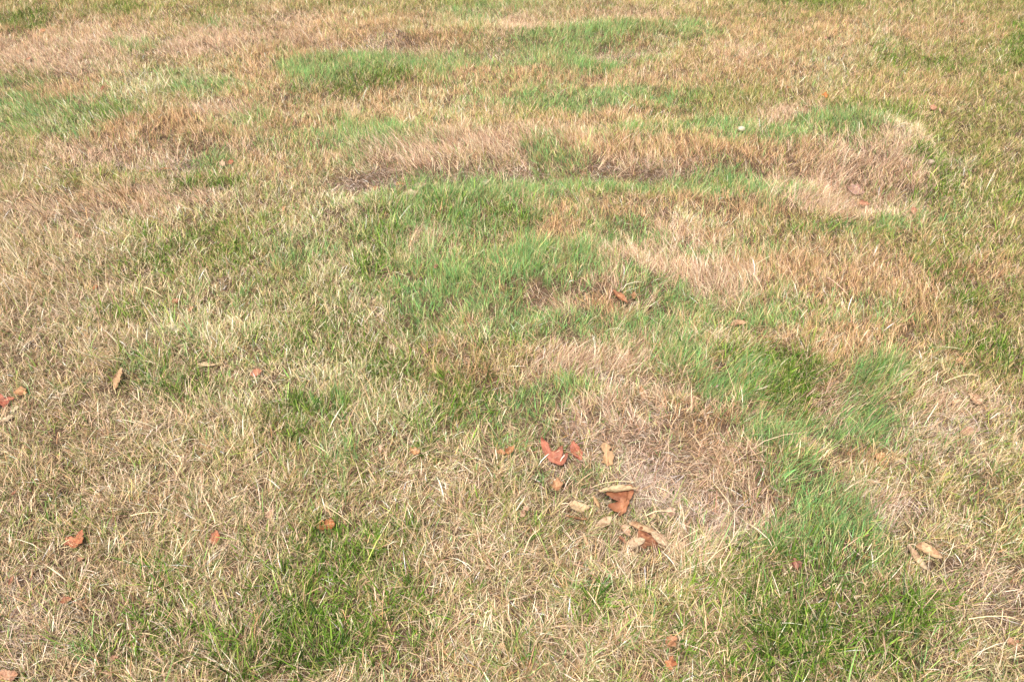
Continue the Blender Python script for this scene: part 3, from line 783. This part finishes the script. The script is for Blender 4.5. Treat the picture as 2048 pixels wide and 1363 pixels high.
 (840,372,34,'oval',25,(.64,.48,.31),'cream leaf on the floor of the long trench, largest of its left end',dict(curl=.7,pitch=14,lift=.026)),
 (820,385,28,'scrap',170,(.62,.48,.30),'cream crumpled leaf at the front rim of the long trench',dict(curl=.9,pitch=16,lift=.026)),
 (802,367,28,'narrow',12,(.62,.37,.19),'tan sliver of leaf lying in the long trench left of the cream leaf',dict(curl=.8,pitch=10,lift=.022,width=1.4)),
 (752,375,18,'scrap',40,(.50,.23,.12),'rust leaf scrap at the far left end of the long trench',dict(curl=.8,pitch=16,lift=.022)),
 (972,365,24,'oval',50,(.48,.46,.28),'grey-green withered leaf at the middle of the long trench',dict(curl=.8,pitch=22,lift=.034)),
 (872,530,15,'oval',50,(.46,.19,.13),'small maroon leaf among white grass blades left of the middle',dict(curl=.5,pitch=24,lift=.04)),
 (759,574,18,'narrow',-60,(.66,.38,.21),'small salmon leaf in grass left of the dark green blades',dict(curl=.6,pitch=22,width=1.6)),
 (190,572,17,'scrap',80,(.56,.22,.09),'orange leaf fleck in matted straw at the far left middle',dict(curl=.8,pitch=22,lift=.03)),
 (352,600,22,'scrap',20,(.40,.18,.09),'brown leaf half hidden in straw left of the pale grass',dict(curl=.8,pitch=16,lift=.026)),
 (382,617,20,'narrow',60,(.52,.22,.12),'rust sliver of leaf right of the half hidden brown leaf',dict(curl=.8,pitch=16,lift=.026,width=1.4)),
 (157,470,24,'narrow',-30,(.34,.15,.08),'dark brown leaf sliver in combed grass below the left hollow',dict(curl=.9,pitch=14,lift=.03,width=1.4)),
 (566,416,14,'oval',100,(.60,.28,.14),'small orange upright leaf in cream grass right of the left hollow',dict(curl=.7,pitch=26,lift=.036)),
 (1344,1279,34,'scrap',30,(.54,.26,.13),'brown crumpled leaf at the bottom, upper of two near the frame',dict(curl=.8,bend=.4,pitch=16)),
 (1341,1320,34,'torn',60,(.58,.23,.09),'orange pointed leaf at the bottom, lower of two near the frame',dict(curl=.7,pitch=20,lift=.032)),
 (1003,1290,24,'oval',10,(.64,.42,.22),'small amber leaf in straw grass at the bottom middle',dict(curl=.8,pitch=15)),
 (2032,1284,38,'scrap',-10,(.60,.34,.20),'tan crumpled leaf by the right edge near the bottom corner',dict(curl=.9,pitch=14)),
 (1822,1224,38,'narrow',-20,(.58,.36,.25),'dusty pink narrow leaf right of the dark green clump',dict(curl=.7,pitch=14,lift=.024,width=1.5)),
 (22,1158,24,'narrow',80,(.36,.15,.08),'dark brown upright leaf close to the left edge below the rust-red leaf',dict(curl=.7,pitch=24,width=1.4)),
 (132,1196,26,'scrap',10,(.38,.15,.07),'brown leaf in straw grass between the left edge and the green clump',dict(curl=.8,pitch=14,lift=.024)),
 (160,1116,18,'oval',20,(.54,.27,.15),'small tan-brown leaf straight below the rust-red broken leaf',dict(curl=.8,pitch=14,lift=.024)),
 (541,1025,26,'scrap',60,(.60,.36,.24),'dull buff leaf half sunk in straw left of the orange curled leaf',dict(curl=.7,pitch=18,lift=.022)),
 (26,983,14,'oval',50,(.38,.10,.05),'tiny dark red fleck of leaf at the left edge in long straw',dict(curl=.6,pitch=20)),
 (228,1312,20,'scrap',10,(.42,.22,.13),'small brown leaf at the foot of the bottom left corner grass',dict(curl=.6,pitch=15,lift=.024)),
 (10,1352,60,'oval',10,(.62,.34,.2),'tan leaf cut by the bottom left corner of the view',dict(curl=.6,pitch=15)),
 (1700,905,16,'oval',20,(.46,.21,.10),'small brown leaf between the leaning tufts and the bare thatch',dict(curl=.7,pitch=15,lift=.024)),
]
for (px, py, size, shape, rot, col, label, kw) in exec_leaves[:]:
    leaf(px, py, size, shape, rot, col, label, **kw)

def stone(px, py, w, h, col, label):
    x0, y0 = at(px, py, .035); gz = ground_z(x0, y0)
    L = w / ppm(py) / 2
    import bmesh
    bm = bmesh.new(); bmesh.ops.create_icosphere(bm, subdivisions=4, radius=1)
    V = np.array([tuple(v.co) for v in bm.verts])
    n = fbm(V[:, 0] + 3 * V[:, 2], V[:, 1] - 2 * V[:, 2], .9, int(px), 3)
    V *= (1 + .16 * n)[:, None]
    me = bpy.data.meshes.new('stone')
    for v, p in zip(bm.verts, V): v.co = p * np.array([L, L * .8, L * h / w * .8])
    bm.to_mesh(me); bm.free(); me.shade_smooth()
    ca = me.color_attributes.new('tint', 'FLOAT_COLOR', 'POINT')
    rgba = np.ones((len(V), 4), np.float32); rgba[:, :3] = np.array(col) * (1 + .2 * fbm(V[:, 0] * 2, V[:, 1] * 2 + V[:, 2], .4, 5, 3))[:, None]
    ca.data.foreach_set('color', rgba.ravel())
    me.materials.append(material('weathered_stone', .85, 0, .4, .2))
    o = bpy.data.objects.new('stone', me); C.objects.link(o)
    o.location = (x0, y0, gz + .022 + L * .2); o.rotation_euler = (.1, .1, .4)
    tagged(o, label, 'stone')
    PRESS.append((x0, y0 - .02, L * 1.2, L + .02))
stone(1480, 272, 15, 12, (.44,.39,.28), 'pale rounded stone in the green grass of the upper right mound')
stone(1860, 330, 14, 10, (.30,.235,.165), 'brownish rounded stone by the dark weeds outside the right rim')

def straw(px, py, qx, qy, label, r=.0013, arch=.012, col=STRAWC, z0=.035, z1=.05):
    a = at(px, py, z0); b = at(qx, qy, z1)
    ga = ground_z(*a); gb = ground_z(*b)
    pts = []
    for k in range(9):
        t = k / 8
        pts.append((a[0] + (b[0] - a[0]) * t + .004 * math.sin(t * 5 + px), a[1] + (b[1] - a[1]) * t, (ga + z0) * (1 - t) + (gb + z1) * t + arch * math.sin(math.pi * t)))
    o = tube('straw_stem', pts, r, r * .45, col, None, None, 6)
    tagged(o, label, 'straw', 'dead straws lying on the lawn')
straw(1655,552,1695,590,'pinkish straw stem slanting through the orange dry grass at right', .0018, col=(.66,.42,.30))
straw(285,570,322,590,'cream broken straw lying in mixed grass at middle left', .0018)
straw(1848,350,1880,372,'yellow straw bending out from the right rim over dark weeds', .0014, .02)
straw(1265,955,1180,965,'pale thin straw laid behind the long rolled leaf', .001)
straw(1290,1023,1350,1015,'yellow straw lying behind the tiny triangular leaf scrap', .0013)
straw(60,1015,72,962,'white bent straw rising by the left edge above the rust-red leaf', .0013, .01)
straw(428,1045,405,975,'long cream straw leaning above the coral red leaf', .0013, .01)
straw(1890,765,1960,752,'long tan straw leaf arching at the right below the orange grass', .0016, .02, (.66,.47,.25))
straw(1940,1237,2040,1240,'long pale straw lying level near the bottom right corner', .0013, .015)
straw(262,1026,318,1020,'straight cream straw lying level in the lower left grass', .0013, .006)
straw(1045,1105,1082,1055,'slanting cream straw in the grass left of the small scoop leaf', .0013, .008)
straw(898,330,896,368,'upright pale straw standing in front of the long dry bank', .0014, .0)
straw(1410,1130,1470,1085,'cream straw slanting up over the thatch below the leaf pile', .0012, .01)
straw(650,1010,700,1046,'buff straw lying above the orange curled leaf', .0011, .01)

# ------------------------------------------------------------------ grass
def density(x, y):
    px, py = plan(x, y)
    inside = (px > -60) & (px < 2110) & (py > -50) & (py < 1440)
    d = np.where(py > 900, 1.0, np.where(py > 450, .86, .70))
    return np.where(inside, d, .16)

def tufts(n_per_m2, x0=-4.4, x1=4.4, y0=.45, y1=7.3):
    n = int(n_per_m2 * (x1 - x0) * (y1 - y0))
    x = rng.uniform(x0, x1, n); y = rng.uniform(y0, y1, n)
    keep = rng.random(n) < density(x, y) * np.clip(.86 + .6 * fbm(x, y, .055, 301, 2), .25, 1)
    return x[keep], y[keep]

def grow(TX, TY, per, spread):
    """blades of all kinds, returns a dict of arrays"""
    M, lean, lf = sward(TX, TY)
    cum = np.cumsum(M, 1)
    cls_t = (rng.random(len(TX))[:, None] > cum).sum(1).clip(0, 7)
    cnt = rng.poisson(per * np.where(cls_t == THATCH, 1.8, np.where(cls_t == PINK, 1.25, 1)), len(TX)) + 1
    idx = np.repeat(np.arange(len(TX)), cnt); n = len(idx)
    cls = cls_t[idx]
    stray = rng.random(n) < .36                      # blades of other kinds grow through every tuft
    alt = (rng.random(n)[:, None] > cum[idx]).sum(1).clip(0, 7)
    cls = np.where(stray, alt, cls)
    ang = rng.uniform(0, 2 * np.pi, n); rad = spread * np.sqrt(rng.random(n))
    bx = TX[idx] + rad * np.cos(ang); by = TY[idx] + rad * np.sin(ang)
    form = np.array([FORM[k] for k in range(8)])[cls]
    tone = rng.normal(0, 1, len(TX))[idx]
    L = form[:, 0] * lf[idx] * rng.lognormal(0, .28, n) * (1 + .12 * tone)
    # the sward stands taller and shorter in places
    L *= 1 + .42 * fbm(bx, by, .11, 60, 2)
    for (cx, cy, rx, ry) in PRESS:
        m = np.nonzero(np.hypot((bx - cx) / rx, (by - cy) / ry) < 1)[0]
        m = m[(cls[m] != THATCH)]
        L[m] *= np.where(rng.random(len(m)) < .88, .40, .9)
    wd = .78 * form[:, 1] * rng.lognormal(-.03, .32, n)
    long = rng.random(n) < .04                       # here and there a long bleached or broad blade
    L[long] *= 1.35; wd[long] *= 1.15
    tilt = np.radians(np.clip(form[:, 2] + form[:, 3] * rng.normal(0, 1, n), 3, 88))
    # lean direction: common flow plus the fan of the tuft plus chance
    fw = form[:, 5]
    tj = rng.normal(0, .75, (len(TX), 2))[idx]
    dx = lean[idx, 0] * fw * 1.5 + tj[:, 0] + np.cos(ang) * .35 + rng.normal(0, .5, n)
    dy = lean[idx, 1] * fw * 1.5 + tj[:, 1] + np.sin(ang) * .35 + rng.normal(0, .5, n)
    q = np.hypot(dx, dy) + 1e-6
    return dict(x=bx, y=by, cls=cls, L=L, w=wd, tilt=tilt, dx=dx / q, dy=dy / q, curl=form[:, 4] * rng.normal(.5, .5, n), tone=tone)

def blade_mesh(name, B, sel, gap_shade=None):
    x, y, L, w = B['x'][sel], B['y'][sel], B['L'][sel], B['w'][sel]
    tilt, dx, dy, curl, cls, tone = (B[k][sel] for k in ('tilt', 'dx', 'dy', 'curl', 'cls', 'tone'))
    n = len(x)
    z = relief(x, y) - .002
    az = rng.normal(0, .9, n)
    # blade faces: width vector lies level, mostly across the lean
    ca, sa = np.cos(az), np.sin(az)
    sx, sy = -dy * ca + dx * sa, dx * ca + dy * sa
    T = np.array([0, .38, .74, 1.0]); prof = np.array([.75, 1.0, .78, 0.0])
    blunt = np.where(np.isin(cls, (COARSE, OLIVE, CREAM, DRY)), .42, .16) * rng.uniform(.5, 1.3, n)
    V = np.zeros((n, 8, 3), np.float32)
    px, py, pz = x.copy(), y.copy(), z.copy(); t0 = 0
    side_bend = rng.normal(0, .25, n)
    for k, t in enumerate(T):
        if k:
            th = np.clip(tilt + curl * (t + t0) / 2 * 1.0 - curl * .3, .0, 1.62)
            hd = np.sin(th) * (t - t0) * L
            px = px + hd * (dx + sx * side_bend * t); py = py + hd * (dy + sy * side_bend * t); pz = pz + np.cos(th) * (t - t0) * L
            pz = np.maximum(pz, z + .002)
        ww = w * .5 * (prof[k] if k < 3 else blunt)
        V[:, 2 * k, 0] = px - sx * ww; V[:, 2 * k, 1] = py - sy * ww; V[:, 2 * k, 2] = pz
        V[:, 2 * k + 1, 0] = px + sx * ww; V[:, 2 * k + 1, 1] = py + sy * ww; V[:, 2 * k + 1, 2] = pz
        t0 = t
    base = (np.arange(n) * 8)[:, None, None]
    f = np.array([[0, 1, 3, 2], [2, 3, 5, 4], [4, 5, 7, 6]])[None]
    F = (base + f).reshape(-1, 4)
    # colours
    col = np.zeros((n, 3))
    for c in range(8):
        i = np.nonzero(cls == c)[0]
        if not len(i): continue
        p = np.array(PAL[c]); pr = p[:, 0] / p[:, 0].sum()
        pick = rng.choice(len(p), len(i), p=pr)
        col[i] = 1.05 * (p[pick, 1:] * np.array([1, 1, 1.07])) ** 1.1
    if gap_shade is not None: col *= gap_shade[sel][:, None] * np.array([1, .94, .9])  # shade between the blades painted into the litter colour, plus a browner dead tone
    patch = fbm(x, y, .25, 201)[:, None]
    col *= np.exp(.31 * rng.normal(0, 1, (n, 1)) - .04 + .05 * tone[:, None] + .14 * patch)
    col *= np.exp(.04 * rng.normal(0, 1, (n, 3)))
    green = np.isin(cls, (FINE, COARSE))
    # green blades dry off at the tip (cut ends are cream), and are straw at the sheath
    tip = col.copy(); dry_tip = rng.random(n) < np.where(green, .35, .25)
    tip[dry_tip] = np.array([.66, .52, .30]) * rng.uniform(.7, 1.1, (dry_tip.sum(), 1))
    sh = col.copy(); sh[green] = col[green] * .55 + np.array([.42, .33, .17]) * .45
    CC = np.zeros((n, 8, 3), np.float32)
    CC[:, 0] = CC[:, 1] = sh; CC[:, 2] = CC[:, 3] = col; CC[:, 4] = CC[:, 5] = col; CC[:, 6] = CC[:, 7] = tip
    me = raw_mesh(name, V.reshape(-1, 3), F, np.clip(CC.reshape(-1, 3), .01, .9))
    return me

blade_mat = material('grass_blade', .5, .16, 0, .15)
dry_mat = material('dry_blade', .6, .05, 0, .12)

TX, TY = tufts(10800)
B = grow(TX, TY, 4.6, .013)
# matted litter lying under the standing blades
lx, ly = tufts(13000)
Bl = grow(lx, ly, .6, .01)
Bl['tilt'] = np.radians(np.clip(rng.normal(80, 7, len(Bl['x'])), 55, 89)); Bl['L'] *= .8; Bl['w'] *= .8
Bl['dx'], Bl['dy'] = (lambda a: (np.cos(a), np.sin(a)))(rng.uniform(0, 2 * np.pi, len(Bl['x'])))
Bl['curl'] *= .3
dead = np.isin(Bl['cls'], (FINE, COARSE, OLIVE)); deep_shade = np.isin(Bl['cls'], (FINE, COARSE)); Bl['cls'] = np.where(dead, STRAW, np.where(Bl['cls'] == CREAM, STRAW, Bl['cls']))  # litter under green tufts takes the deepest painted shade
n_b = len(B['x']) + len(Bl['x'])
print('blades', n_b)

def put(name, B, sel, mat, label, cat, gap_shade=None):
    me = blade_mesh(name, B, sel, gap_shade); me.materials.append(mat)
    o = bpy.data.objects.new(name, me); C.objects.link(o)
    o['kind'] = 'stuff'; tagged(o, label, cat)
cl = B['cls']
put('dry_grass', B, np.isin(cl, (STRAW, DRY, PINK, THATCH)), dry_mat, 'dry straw coloured and brown grass blades all over the lawn', 'dry grass')
put('fine_green_grass', B, cl == FINE, blade_mat, 'fine bluish green grass growing in soft tufts', 'grass')
put('coarse_green_grass', B, cl == COARSE, blade_mat, 'broad dark green grass blades in scattered clumps', 'grass')
put('fading_grass', B, np.isin(cl, (OLIVE, CREAM)), blade_mat, 'olive and cream half withered mown grass', 'grass')
put('thatch', Bl, np.ones(len(Bl['x']), bool), dry_mat, 'matted dead stems lying on the soil under the grass', 'thatch', np.where(Bl['cls'] == THATCH, 1.0, np.where(deep_shade, .36, .60)))  # factors darken the litter as painted gap shade; thatch patches keep full colour
